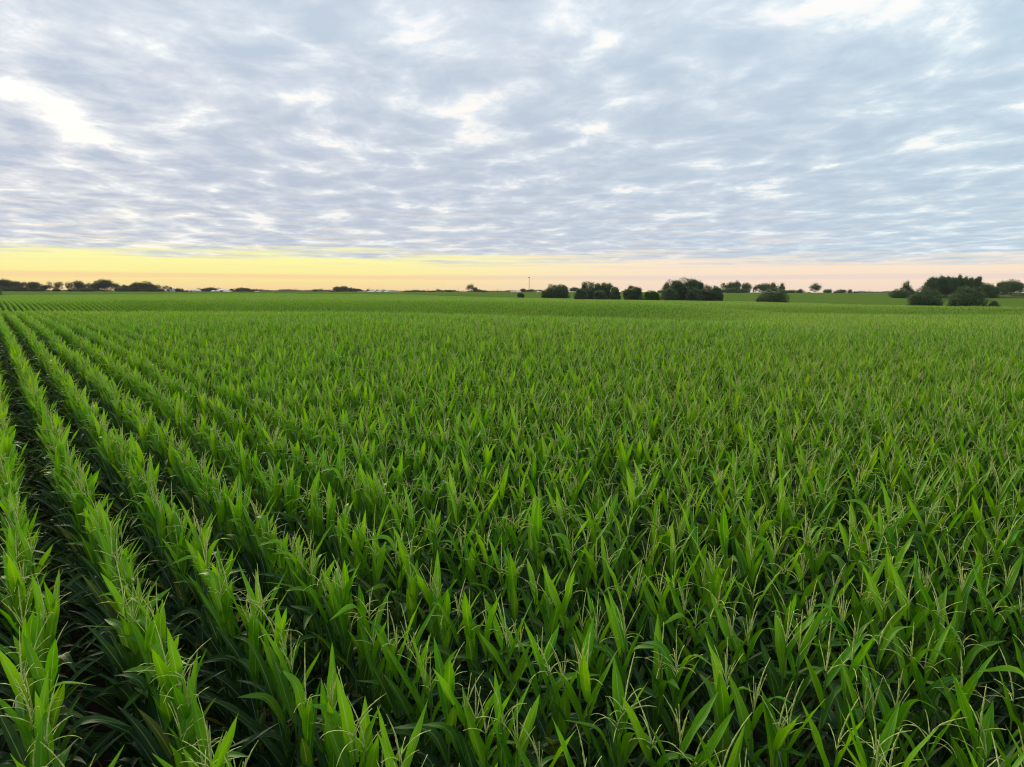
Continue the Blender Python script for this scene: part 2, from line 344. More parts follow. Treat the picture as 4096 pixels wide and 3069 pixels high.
def plant_parts(seed, lod):
    """list of (name, Geo, parent_index) of one corn plant, root at the soil"""
    rng = np.random.default_rng(seed)
    parts = []
    H = rng.uniform(1.98, 2.12)                     # top of the stalk, below the tassel
    nl = {0: 11, 1: 10, 2: 7}[lod]
    zs = np.linspace(0.45 if lod == 0 else (0.5 if lod == 1 else 0.8), H - 0.10, nl) + rng.uniform(-0.02, 0.02, nl)
    az0 = rng.uniform(0, 0.5)
    bow = rng.uniform(-0.03, 0.03, 2)
    def stem_at(z): q = z / H; return np.array([bow[0] * q * q, bow[1] * q * q, 0.0])
    g = Geo(); zz = np.linspace(0 if lod == 0 else 0.6, H + 0.06, {0: 15, 1: 4, 2: 3}[lod])
    path = [stem_at(q) + (0, 0, q) for q in zz]
    rad = 0.0125 - 0.0080 * (zz / H) ** 1.4
    if lod == 0: rad = rad * (1 + 0.18 * (np.arange(len(zz)) % 2))
    g.add(*tube(path, rad, {0: 7, 1: 3, 2: 3}[lod]), 1); parts.append(("stalk", g, -1))
    seg, nac = {0: (12, 4), 1: (5, 2), 2: (3, 2)}[lod]
    for i, z in enumerate(zs):
        q = z / H; az = az0 + (math.pi if i % 2 else 0) + rng.normal(0, 0.35)
        up = sm(q, 0.38, 0.86)
        L = (0.83 - 0.31 * float(up) ** 1.5) * rng.uniform(0.88, 1.12)
        Wd = (0.110 - 0.018 * float(up)) * rng.uniform(0.88, 1.1) * (1.0 if lod < 2 else 1.25)
        th0 = R(40 - 19 * float(up)) * rng.uniform(0.7, 1.25)
        bend = R(54 - 46 * float(up)) * rng.uniform(0.6, 1.35); p = rng.uniform(1.5, 2.6); knee = None
        rk = rng.random()
        if q < 0.80 and rk < 0.45: knee = (rng.uniform(0.38, 0.62), R(rng.uniform(45, 85)))
        elif q >= 0.80 and rk < 0.17: knee = (rng.uniform(0.5, 0.75), R(rng.uniform(50, 100)))
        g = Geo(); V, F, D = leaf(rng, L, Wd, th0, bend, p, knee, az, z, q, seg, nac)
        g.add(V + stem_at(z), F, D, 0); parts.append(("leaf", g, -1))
    style = seed % 5                                 # 0 upright, 1 splayed, 2 drooping, 3 closed, 4 splayed
    top = stem_at(H) + (0, 0, H)
    lean = rng.uniform(-0.10, 0.10, 2) * (2.2 if style == 2 else 1)
    sl = rng.uniform(0.26, 0.38)
    n = {0: 13, 1: 3, 2: 3}[lod]; ss = np.linspace(0, 1, n)
    path = [top + (0, 0, 0.02) + np.array([lean[0] * q * q, lean[1] * q * q, sl * q + 0.04 * q]) for q in ss]
    g = Geo(); fat = {0: 1.0, 1: 1.35, 2: 1.9}[lod]
    g.add(*tube(path, (0.0062 - 0.0042 * ss ** 2) * fat * np.where(ss < 0.12, 0.6, 1), {0: 5, 1: 3, 2: 3}[lod], bump=0.55 if lod == 0 else None), 3)
    parts.append(("tassel", g, -1)); ti = len(parts) - 1
    nb = {0: int(rng.integers(3, 8)), 1: 4, 2: 3}[lod]
    for b in range(nb):
        a = b * 2.4 + rng.uniform(-0.4, 0.4); z = 0.01 + 0.09 * b / nb
        open_ = {0: 22, 1: 48, 2: 55, 3: 12, 4: 40}[style] * rng.uniform(0.7, 1.3); droop = {0: 10, 1: 38, 2: 80, 3: 6, 4: 48}[style] * rng.uniform(0.6, 1.5)
        bl = rng.uniform(0.15, 0.26); m = {0: 8, 1: 3, 2: 2}[lod]; q = np.linspace(0, 1, m)
        th = R(open_) + R(droop) * q ** 1.4; dl = bl / (m - 1)
        xr = np.concatenate([[0], np.cumsum(np.sin(th[:-1]) * dl)]); zr = np.concatenate([[0], np.cumsum(np.cos(th[:-1]) * dl)])
        path = np.stack([xr * math.cos(a), xr * math.sin(a), zr + z], 1) + top
        g = Geo(); g.add(*tube(path, (0.0040 - 0.0018 * q) * fat * np.where(q < 0.1, 0.5, 1), {0: 4, 1: 3, 2: 3}[lod], rnd=rng.random(), bump=0.6 if lod == 0 else None), 2)
        parts.append(("tassel_branch", g, ti))
    if lod == 0 and seed % 3 != 1:
        z = rng.uniform(0.98, 1.2); a = az0 + rng.normal(0, 0.4); tilt = R(rng.uniform(18, 32)); q = np.linspace(0, 1, 9)
        base = stem_at(z) + (0.012 * math.cos(a), 0.012 * math.sin(a), z)
        dr = np.array([math.sin(tilt) * math.cos(a), math.sin(tilt) * math.sin(a), math.cos(tilt)])
        path = [base + dr * 0.25 * t for t in q]
        g = Geo(); g.add(*tube(path, 0.028 * np.array([0.3, 0.75, 0.98, 1.0, 0.95, 0.86, 0.7, 0.5, 0.25]), 9), 4); parts.append(("ear", g, -1)); ei = len(parts) - 1
        g = Geo(); tip = base + dr * 0.24
        for _ in range(22):
            v = dr + rng.normal(0, 0.75, 3); v /= np.linalg.norm(v); l = rng.uniform(0.03, 0.06)
            g.add(*tube([tip, tip + v * l * 0.6, tip + v * l + (0, 0, -0.018)], [0.0022, 0.0028, 0.001], 3), 5)
        parts.append(("silk", g, ei))
    return parts

NV = 22
STYLES = ["upright", "splayed", "drooping", "closed", "spread"]
protos = [plant_parts(11 + i, 0) for i in range(NV)]
proto_meshes = [[(n, g.build("corn_" + n), p) for n, g, p in pp] for pp in protos]
near_meshes = []
for i, pp in enumerate(protos):
    g = Geo()
    for _, q, _p in pp: g.join(q)
    near_meshes.append(g.build("corn_plant"))

ROW, STEP, L0 = 0.762, 0.168, 0.12
ALPHA = R(36.6)                                    # rows run away to the left of the view axis
DU = np.array([-math.sin(ALPHA), math.cos(ALPHA)]); DV = np.array([math.cos(ALPHA), math.sin(ALPHA)])
ROWANG = math.atan2(DU[1], DU[0])
def patch_mesh(seed, rows, length, lod, step):
    rng = np.random.default_rng(seed)
    vs_ = []
    for s in range(10):
        g = Geo()
        for _, q, _p in plant_parts(100 * seed + s, lod): g.join(q)
        vs_.append((np.concatenate(g.V), np.array(g.F, dtype=object), np.concatenate(g.D), g.M))
    G = Geo()
    for r in range(rows):
        v = (r - (rows - 1) / 2) * ROW
        for c in range(int(round(length / step))):
            uu = -length / 2 + (c + 0.5 + rng.uniform(-0.3, 0.3)) * step
            V0, F0, D0, M0 = vs_[rng.integers(10)]
            a = rng.normal(0, 0.6) + (math.pi if rng.random() < 0.5 else 0)
            sc = rng.uniform(0.94, 1.04)
            D1 = D0.copy(); D1[:, 1] = (D1[:, 1] + rng.random()) % 1
            G.V.append((V0 @ rotz(a).T) * sc + (uu, v + rng.normal(0, 0.03), 0)); G.D.append(D1)
            G.F += [tuple(int(i) + G.n for i in f) for f in F0]; G.M += M0; G.n += len(V0)
    return G.build("corn_patch")
mid_meshes = [patch_mesh(3 + i, 8, 6.0, 1, STEP) for i in range(3)]
far_meshes = [patch_mesh(9 + i, 16, 12.0, 2, 0.25) for i in range(2)]
lib = bpy.data.collections.new("corn_variants")
for i, m in enumerate(near_meshes + mid_meshes + far_meshes):
    lib.objects.link(bpy.data.objects.new("corn_variant_%02d" % i, m))

# plant positions in row coordinates
rng = np.random.default_rng(5)
NEAR_R = 42.0
plants = []
for k_ in range(-14, 80):
    v = L0 + ROW * k_
    us = np.arange(-12, NEAR_R + 12, STEP)
    us = us + rng.uniform(-0.045, 0.045, len(us)); vv = v + rng.normal(0, 0.018, len(us))
    X = us * DU[0] + vv * DV[0]; Y = us * DU[1] + vv * DV[1]
    keep = rng.random(len(us)) > 0.035
    dist = np.hypot(X, Y)
    infr = ((Y > -1) & (np.abs(X) < 0.80 * Y + 2.2)) | (dist < 5.5)
    for x, y, dd, ui in zip(X[keep & infr], Y[keep & infr], dist[keep & infr], us[keep & infr]): plants.append((x, y, dd, k_, ui))
plants = [p for p in plants if p[2] < NEAR_R + 4]
# patches further out; a plant within a patch's cell is dropped
pts, rots, scl, var = [], [], [], []
def slope_rot(x, y, ang, e=2.0):
    zx = float(ground(x + e, y) - ground(x - e, y)) / (2 * e); zy = float(ground(x, y + e) - ground(x, y - e)) / (2 * e)
    n = Vector((-zx, -zy, 1)).normalized()
    return (n.to_track_quat('Z', 'Y').to_matrix() @ Matrix.Identity(3)), n
cells = set()
PR, PL = 8, 6.0
vbase = L0 - ROW / 2
def place_patches(nr, ln, test, variants):
    wv = nr * ROW
    for b in range(-int(560 / wv), int(560 / wv)):
        for a_ in range(-int(120 / ln), int(760 / ln)):
            vc = vbase + (b + 0.5) * wv; uc = (a_ + 0.5) * ln
            x = uc * DU[0] + vc * DV[0]; y = uc * DU[1] + vc * DV[1]
            if not test(x, y, uc, vc): continue
            if y < 5 or abs(x) > 0.86 * y + 6: continue
            if y > corn_edge(x, y) - ln * 0.35: continue
            _, n = slope_rot(x, y, 0)
            ang = ROWANG + (math.pi if rng.random() < 0.5 else 0)
            q = Vector((0, 0, 1)).rotation_difference(n) @ Matrix.Rotation(ang, 3, 'Z').to_quaternion()
            pts.append((x, y, float(ground(x, y)))); rots.append(tuple(q.to_euler())); scl.append(1.0); var.append(rng.choice(variants))
# big cells (16 rows x 12 m) are far patches when wholly beyond FAR_R, else 4 mid cells
FAR_R = 150.0
def bigc(u, v):
    bb = math.floor((v - vbase) / (16 * ROW)); aa = math.floor(u / 12.0)
    vc = vbase + (bb + .5) * 16 * ROW; uc = (aa + .5) * 12.0
    return math.hypot(vc, uc)
def midc(u, v):
    bb = math.floor((v - vbase) / (8 * ROW)); aa = math.floor(u / 6.0)
    return math.hypot(vbase + (bb + .5) * 8 * ROW, (aa + .5) * 6.0)
place_patches(8, 6.0, lambda x, y, u, v: bigc(u, v) < FAR_R and math.hypot(u, v) >= NEAR_R - 4, [NV, NV + 1, NV + 2])
place_patches(16, 12.0, lambda x, y, u, v: math.hypot(u, v) >= FAR_R, [NV + 3, NV + 4])
plants = [p for p in plants if midc(p[4], L0 + ROW * p[3]) < NEAR_R - 4]

def in_frame(x, y, z):
    c = cam.matrix_world.inverted() @ Vector((x, y, z))
    if c.z > -0.3: return False
    px = CX + F_PX * c.x / -c.z; py = CY - F_PX * c.y / -c.z
    return -60 < px < 4156 and py < 3120
vis = [p for p in plants if in_frame(p[0], p[1], 2.25)]
vis.sort(key=lambda p: p[2])
near = vis[:300]; near_ids = set(id(p) for p in near)
def pose():
    return (rng.normal(0, 0.024), rng.normal(0, 0.024), ROWANG + rng.normal(0, 0.6) + (math.pi if rng.random() < 0.5 else 0))
for p in plants:
    if id(p) in near_ids: continue
    pts.append((p[0], p[1], float(ground(p[0], p[1])) - 0.01)); rots.append(pose()); scl.append(rng.uniform(0.93, 1.04)); var.append(rng.integers(NV))
sm_me = bpy.data.meshes.new("corn_crop"); sm_me.from_pydata(pts, [], [])
a = sm_me.attributes.new('rot', 'FLOAT_VECTOR', 'POINT'); a.data.foreach_set('vector', np.array(rots, dtype=np.float32).ravel())
a = sm_me.attributes.new('scl', 'FLOAT', 'POINT'); a.data.foreach_set('value', np.array(scl, dtype=np.float32))
a = sm_me.attributes.new('variant', 'INT', 'POINT'); a.data.foreach_set('value', np.array(var, dtype=np.int32))
crop = link("corn_crop", sm_me); tag(crop, "dense green corn standing in rows behind the nearest plants", None, None, 'stuff')
ng = bpy.data.node_groups.new("corn_crop", 'GeometryNodeTree')
ng.interface.new_socket("Geometry", in_out='INPUT', socket_type='NodeSocketGeometry')
ng.interface.new_socket("Geometry", in_out='OUTPUT', socket_type='NodeSocketGeometry')
gi = ng.nodes.new('NodeGroupInput'); go = ng.nodes.new('NodeGroupOutput')
iop = ng.nodes.new('GeometryNodeInstanceOnPoints'); ci = ng.nodes.new('GeometryNodeCollectionInfo')
ci.inputs['Collection'].default_value = lib; ci.inputs['Separate Children'].default_value = True; ci.inputs['Reset Children'].default_value = True
def named(nm, ty):
    q = ng.nodes.new('GeometryNodeInputNamedAttribute'); q.data_type = ty; q.inputs['Name'].default_value = nm
    return [o for o in q.outputs if o.enabled and o.name == 'Attribute'][0]
ng.links.new(gi.outputs[0], iop.inputs['Points']); ng.links.new(ci.outputs[0], iop.inputs['Instance'])
iop.inputs['Pick Instance'].default_value = True
ng.links.new(named('variant', 'INT'), iop.inputs['Instance Index'])
ng.links.new(named('rot', 'FLOAT_VECTOR'), iop.inputs['Rotation'])
ng.links.new(named('scl', 'FLOAT'), iop.inputs['Scale'])
ng.links.new(iop.outputs[0], go.inputs[0])
mod = crop.modifiers.new("corn", 'NODES'); mod.node_group = ng

# the 300 nearest plants, each a thing of its own
ORD = ["first", "second", "third", "fourth", "fifth", "sixth", "seventh", "eighth", "ninth", "tenth", "eleventh", "twelfth",
       "thirteenth", "fourteenth", "fifteenth", "sixteenth", "seventeenth", "eighteenth", "nineteenth", "twentieth"]
def ordn(i):
    if i < 20: return ORD[i]
    t = ["twenty", "thirty", "forty", "fifty"][(i + 1) // 10 - 2]
    return {20: "twentieth", 30: "thirtieth", 40: "fortieth", 50: "fiftieth"}[i + 1] if (i + 1) % 10 == 0 else t + "-" + ORD[(i + 1) % 10 - 1]
rows_seen = sorted(set(p[3] for p in near))
by_row = {r: sorted([p for p in near if p[3] == r], key=lambda p: p[2]) for r in rows_seen}
for ri, r in enumerate(rows_seen):
    for ci_, p in enumerate(by_row[r]):
        vi = int(rng.integers(NV)); seed = 11 + vi
        e = empty("corn_plant", (p[0], p[1], float(ground(p[0], p[1])) - 0.01)); ps = pose(); e.rotation_euler = ps; s_ = rng.uniform(0.93, 1.04); e.scale = (s_,) * 3
        tag(e, "corn plant with %s tassel, %s from the front in the %s row from the left" % (STYLES[seed % 5], ordn(ci_), ordn(ri)), "corn plant", "corn plants standing nearest in the rows")
        made = []
        for nme, me_, par in proto_meshes[vi]:
            o = bpy.data.objects.new(nme, me_); C.objects.link(o); o.parent = e if par < 0 else made[par]; made.append(o)

# ------------------------------------------------------------------ trees and shrubs
def foliage_mat(name, dark, light, trans=0.22):
    m, k = new_mat(name)
    at = k.n.new('ShaderNodeAttribute'); at.attribute_name = 'ld'
    rnd, tipv, _b = k.sep(at.outputs['Vector'])
    c = k.mix(rnd, dark, light); c = k.mix(k.math('MULTIPLY', tipv, 0.7), c, tuple(min(1, q * 2.1) for q in light))
    df = principled(k, c, 0.75, 0.15)
    tr = k.n.new('ShaderNodeBsdfTranslucent'); k.l.new(k.mix(1.0, c, (1.5, 1.3, 0.6), 'MULTIPLY'), tr.inputs[0])
    mx = k.n.new('ShaderNodeMixShader'); mx.inputs[0].default_value = trans
    k.l.new(df, mx.inputs[1]); k.l.new(tr.outputs[0], mx.inputs[2])
    return finish(m, k, mx.outputs[0])
F_WOOD = foliage_mat("dark_foliage", (0.026, 0.034, 0.018), (0.050, 0.062, 0.030))
F_GREEN = foliage_mat("green_foliage", (0.026, 0.060, 0.024), (0.062, 0.115, 0.042))
F_WILLOW = foliage_mat("willow_foliage", (0.034, 0.062, 0.032), (0.082, 0.122, 0.062))
F_BRIGHT = foliage_mat("bright_foliage", (0.022, 0.060, 0.010), (0.050, 0.115, 0.018))
F_GREY = foliage_mat("grey_foliage", (0.050, 0.060, 0.040), (0.11, 0.12, 0.075))
M_BARK = simple_mat("bark", (0.05, 0.04, 0.03), (0.11, 0.09, 0.07), 4.0, 0.9)

def leaf_cloud(rng, centres, radii, n, size, wisp=0.0, flat=1.0, shell=0.55):
    """n small bent leaf clumps spread through overlapping lobes; returns verts, faces, data"""
    centres = np.asarray(centres, float); radii = np.asarray(radii, float)
    pr = radii[:, 0] * radii[:, 2]; pr = pr / pr.sum()
    idx = rng.choice(len(centres), n, p=pr)
    v = rng.normal(size=(n, 3)); v /= np.linalg.norm(v, axis=1)[:, None]
    rad = np.where(rng.random(n) < shell, rng.uniform(0.86, 1.08, n), rng.random(n) ** 0.45)
    lobe = 1 + 0.22 * np.sin(v[:, 0] * 5 + idx * 1.7) * np.sin(v[:, 2] * 6 + idx) * np.cos(v[:, 1] * 5)
    P = centres[idx] + v * (rad * lobe)[:, None] * radii[idx]
    out = rad > 0.9
    w_ = np.where(out & (v[:, 2] > -0.1), rng.random(n) ** 2 * wisp, 0)
    P = P + v * (w_ * size * 3)[:, None]; P[:, 2] += w_ * size * 2
    a = rng.normal(size=(n, 3)) + v * 0.6; a[:, 2] *= flat; a /= np.linalg.norm(a, axis=1)[:, None]
    b = np.cross(a, rng.normal(size=(n, 3))); b /= np.linalg.norm(b, axis=1)[:, None]
    s = size * rng.uniform(0.55, 1.25, n)
    s = np.where(w_ > 0.3, s * 0.7, s)
    q = np.stack([P - a * s[:, None] * 0.8, P + b * s[:, None] * 0.42 + np.cross(a, b) * s[:, None] * 0.12,
                  P + a * s[:, None] * 0.9, P - b * s[:, None] * 0.42], 1)
    Vv = q.reshape(-1, 3); Vv[:, 2] = np.maximum(Vv[:, 2], 0.02)
    D = np.zeros((n, 4, 4)); D[:, :, 0] = (0.5 * rng.random(n) + 0.5 * (np.sin(idx * 2.3) * 0.5 + 0.5))[:, None]; D[:, :, 1] = (w_ > 0.15)[:, None] * 0.9
    return Vv, [(4 * i, 4 * i + 1, 4 * i + 2, 4 * i + 3) for i in range(n)], D.reshape(-1, 4)

def px_xy(px, dist):   # place on the ground seen in this column of the photo, dist metres ahead
    return (px - CX) / F_PX * dist
def top_z(px, py, dist):
    # height of the point seen at photo row py, dist metres ahead
    yv = (py - CY - (px - CX) * math.tan(R(ROLL))) / F_PX
    dirz = -math.sin(R(PITCH)) - yv * math.cos(R(PITCH)); diry = math.cos(R(PITCH)) - yv * math.sin(R(PITCH))
    return CAM_Z + dist * dirz / diry

tree_n = [0]
def tree(name, label, kind, px, wpx, top, dist, mat=None, group=None, cat='tree'):
    tree_n[0] += 1
    rng = np.random.default_rng(1000 + tree_n[0])
    X = px_xy(px, dist); gz = float(ground(X, dist)); wm = wpx / F_PX * dist; h = max(1.2, top_z(px, top, dist) - gz)
    e = empty(name, (X, dist, gz)); tag(e, label, cat, group)
    res = dist / 2842 * 4
    cs, rs = [], []
    size = max(0.16, 0.42 * res); wisp = 0.5; shell = 0.5; trunk_h = 0.5; dens = 1.0
    if kind == 'round':
        cz = 0.60 * h
        for _ in range(9):
            a = rng.uniform(0, 6.28); rr = rng.uniform(0.0, 0.27) * wm; zz = cz + rng.uniform(-0.26, 0.24) * h
            zz -= 0.18 * h * rr / (0.27 * wm) * (zz > cz); cs.append((rr * math.cos(a), rr * math.sin(a), zz)); q = rng.uniform(0.15, 0.26) * wm; rs.append((q, q, min(q, 0.16 * h) * rng.uniform(0.9, 1.3)))
        cs.append((0, 0, cz)); rs.append((0.32 * wm, 0.32 * wm, 0.33 * h)); cs.append((0, 0, h * 0.30)); rs.append((0.35 * wm, 0.35 * wm, 0.28 * h))
    elif kind == 'open':
        for _ in range(11):
            a = rng.uniform(0, 6.28); rr = rng.uniform(0.1, 0.36) * wm; zz = rng.uniform(0.34, 0.86) * h
            zz *= 1 - 0.25 * rr / (0.36 * wm); cs.append((rr * math.cos(a), rr * math.sin(a), zz)); q = rng.uniform(0.10, 0.17) * wm; rs.append((q, q, min(q, 0.15 * h)))
        cs.append((0, 0, 0.6 * h)); rs.append((0.2 * wm, 0.2 * wm, 0.25 * h)); dens = 0.55; wisp = 0.6; trunk_h = 0.8
    elif kind == 'poplar':
        for _ in range(12):
            x = rng.uniform(-0.36, 0.36) * wm; y = rng.uniform(-0.3, 0.3) * wm; zt = h * rng.uniform(0.66, 0.92) * (1 - 0.35 * abs(x / wm))
            q = rng.uniform(0.10, 0.16) * wm; cs.append((x, y, zt * 0.55)); rs.append((q * 1.2, q * 1.2, zt * 0.38)); cs.append((x + rng.uniform(-.05, .05) * wm, y, zt * 0.88)); rs.append((q, q, zt * 0.14))
        wisp = 0.7; dens = 1.3
    elif kind == 'upright':
        for _ in range(9):
            a = rng.uniform(0, 6.28); rr = rng.uniform(0.0, 0.3) * wm; zt = rng.uniform(0.35, 0.88) * h * (1 - 0.3 * rr / (0.3 * wm))
            cs.append((rr * math.cos(a) * 1.2, rr * math.sin(a), zt)); rs.append((0.10 * wm, 0.10 * wm, 0.16 * h))
        cs.append((0, 0, 0.4 * h)); rs.append((0.22 * wm, 0.22 * wm, 0.26 * h)); dens = 1.0; wisp = 1.2; trunk_h = 0.85
    elif kind == 'spruce':
        for t in np.linspace(0.1, 0.92, 9):
            q = (1 - t) * 0.48 * wm + 0.04 * wm; cs.append((rng.uniform(-.05, .05) * wm, 0, t * h)); rs.append((q, q, 0.07 * h))
        wisp = 0.3
    elif kind == 'shrub':
        for _ in range(8):
            x = rng.uniform(-0.34, 0.34) * wm; y = rng.uniform(-0.3, 0.3) * wm; q = rng.uniform(0.16, 0.24) * wm
            hz = h * rng.uniform(0.62, 0.9) * (1 - 0.5 * (x / wm * 2) ** 2); cs.append((x, y, hz * 0.5)); rs.append((q, q, hz * 0.5))
        trunk_h = 0.25
    elif kind == 'willow':
        cs.append((0, 0, 0.36 * h)); rs.append((0.37 * wm, 0.34 * wm, 0.38 * h))
        for _ in range(24):
            a = rng.uniform(0, 6.28); rr = rng.uniform(0.15, 0.40) * wm; zz = h * rng.uniform(0.15, 0.90) * (1 - 0.38 * rr / (0.4 * wm))
            cs.append((rr * math.cos(a), rr * math.sin(a) * 0.8, zz)); q = rng.uniform(0.06, 0.14) * wm; rs.append((q, q, min(q, 0.15 * h) * rng.uniform(0.8, 1.3)))
        wisp = 0.5; dens = 2.0; trunk_h = 0.3
    elif kind == 'dome':
        cs.append((0, 0, 0.44 * h)); rs.append((0.42 * wm, 0.38 * wm, 0.48 * h))
        for _ in range(14):
            a = rng.uniform(0, 6.28); rr = rng.uniform(0.15, 0.42) * wm; zz = h * rng.uniform(0.15, 0.78) * (1 - 0.35 * rr / (0.42 * wm))
            cs.append((rr * math.cos(a), rr * math.sin(a) * 0.8, zz)); q = rng.uniform(0.07, 0.12) * wm; rs.append((q, q, min(q, 0.15 * h)))
        wisp = 0.7; dens = 2.0; trunk_h = 0.3
    elif kind == 'bare':
        dens = 0.0; trunk_h = 0.98
    area = sum((a + c) ** 2 * 3.0 for a, b, c in rs)
    if dens:
        n = int(min(26000, max(260, dens * area / (size * size) * (1.15 if dist > 700 else 1.6))))
        V, F, D = leaf_cloud(rng, cs, rs, n, size, wisp, 1.0, shell)
        V[:, 2] *= h / np.percentile(V[:, 2], 99.0)
        V[:, :2] *= 0.5 * wm / np.percentile(np.abs(V[:, 0]), 98.5)
        link("crown", mesh("crown", V, F, [mat or F_WOOD], False, D), e)
    g = Geo(); tr_r = max(0.05, 0.022 * h); n = 6
    bend = rng.uniform(-0.03, 0.03, 2) * h
    th = trunk_h * h
    path = [(bend[0] * (i / (n - 1)) ** 2, bend[1] * (i / (n - 1)) ** 2, th * i / (n - 1)) for i in range(n)]
    g.add(*tube(path, np.linspace(tr_r, tr_r * 0.35, n), 6), 0)
    for b in range(9 if kind in ('bare', 'upright', 'open') else 5):
        a = rng.uniform(0, 6.28); z0 = th * rng.uniform(0.35, 0.9); l = h * rng.uniform(0.18, 0.36); up = rng.uniform(0.5, 1.3) * (1.6 if kind in ('upright', 'poplar', 'bare') else 1)
        f = z0 / th; st = np.array([bend[0] * f * f, bend[1] * f * f, z0]); dv = np.array([math.cos(a), math.sin(a), up]); dv /= np.linalg.norm(dv); dv[:2] *= min(1.0, wm / h * 1.1)
        end = st + dv * l; end[2] = min(end[2], h * 0.97)
        g.add(*tube([st, (st + end) / 2 + (0, 0, -0.02 * l), end], [tr_r * 0.42, tr_r * 0.3, tr_r * 0.1], 4), 0)
    me_ = bpy.data.meshes.new("trunk"); me_.from_pydata([tuple(v) for v in np.concatenate(g.V)], [], g.F); me_.materials.append(M_BARK)
    link("trunk", me_, e)
    return e

LW = "trees of the windbreak on the left horizon"
DL = 780
left_trees = [
 (8, 44, 1121, 'round', "dark rounded tree at the far left end of the left windbreak"),
 (38, 40, 1119, 'round', "tall dark tree second from the left in the left windbreak"),
 (62, 34, 1125, 'round', "dark tree with a jagged top, third from left in the windbreak"),
 (86, 32, 1127, 'round', "leafy dark tree left of the thin gap lit by the sunrise"),
 (116, 30, 1128, 'open', "loose tree just right of the small glowing gap in the windbreak"),
 (146, 46, 1129, 'round', "broad dark tree whose crown slopes down to the wide sunrise gap"),
 (190, 24, 1141, 'round', "low round tree standing in the wide sunrise gap"),
 (213, 34, 1128, 'open', "open tree with see-through crown in the middle of the sunrise gap"),
 (249, 38, 1127, 'open', "lacy open-crowned tree right of the sunrise gap"),
 (287, 38, 1128, 'open', "lacy tree with glowing holes, left of the small notch of sky"),
 (330, 40, 1125, 'round', "dark tree rising right of the small notch of sky"),
 (368, 34, 1132, 'open', "see-through tree between the notch and the tallest round tree"),
 (396, 30, 1133, 'round', "narrow dark tree touching the left side of the tallest round tree"),
 (430, 62, 1120, 'round', "tallest and broadest round dark tree of the left windbreak"),
 (476, 36, 1132, 'open', "gappy tree leaning off the right side of the tallest round tree"),
 (511, 34, 1141, 'round', "low dark tree in the dip after the tallest round tree"),
 (538, 34, 1142, 'round', "low dark tree right before the long second hump of trees"),
 (566, 48, 1131, 'round', "dark tree at the left shoulder of the long second hump"),
 (597, 50, 1128, 'round', "dark tree at the peak of the long second hump"),
 (618, 38, 1139, 'round', "lower tree at the right shoulder of the long second hump"),
 (646, 32, 1138, 'open', "open tree right of the long second hump"),
 (679, 34, 1142, 'open', "open tree standing left of the white farmhouse"),
]
for px, wp, tp, kd, lb in left_trees: tree("tree", lb, kd, px, wp * 1.12, tp, DL + (tree_n[0] % 5) * 6, F_WOOD, LW)
for px, wp, tp, lb in [(24, 60, 1143, "low dark shrub at the left edge of the picture under the windbreak"), (100, 70, 1145, "dark undergrowth shrub beneath the fourth and fifth windbreak trees"), (165, 50, 1150, "dark shrub at the left side of the wide sunrise gap"),
    (240, 34, 1150, "small dome shrub under the lacy tree right of the gap"), (303, 30, 1151, "small dark shrub beneath the notch of sky"), (350, 64, 1149, "wide pale green shrub between the notch and the tallest tree"),
    (492, 56, 1148, "shrub filling the dip right of the tallest round tree"), (560, 60, 1149, "dark shrub under the left part of the second hump"), (606, 40, 1146, "greener round shrub in front of the second hump"), (640, 60, 1153, "low shrub under the right shoulder of the second hump"),
    (727, 30, 1151, "isolated rounded shrub just right of the white farmhouse"), (748, 30, 1161, "low hedge-like shrub tapering off right of the isolated shrub")]:
    tree("shrub", lb, 'shrub', px, wp, tp + 2, DL - 12, F_WOOD, "shrubs under the left windbreak", cat='shrub')
tree("sapling", "thin grey-green sapling standing above the corn at the far left edge", 'upright', 6, 34, 1156, 500, F_GREY)

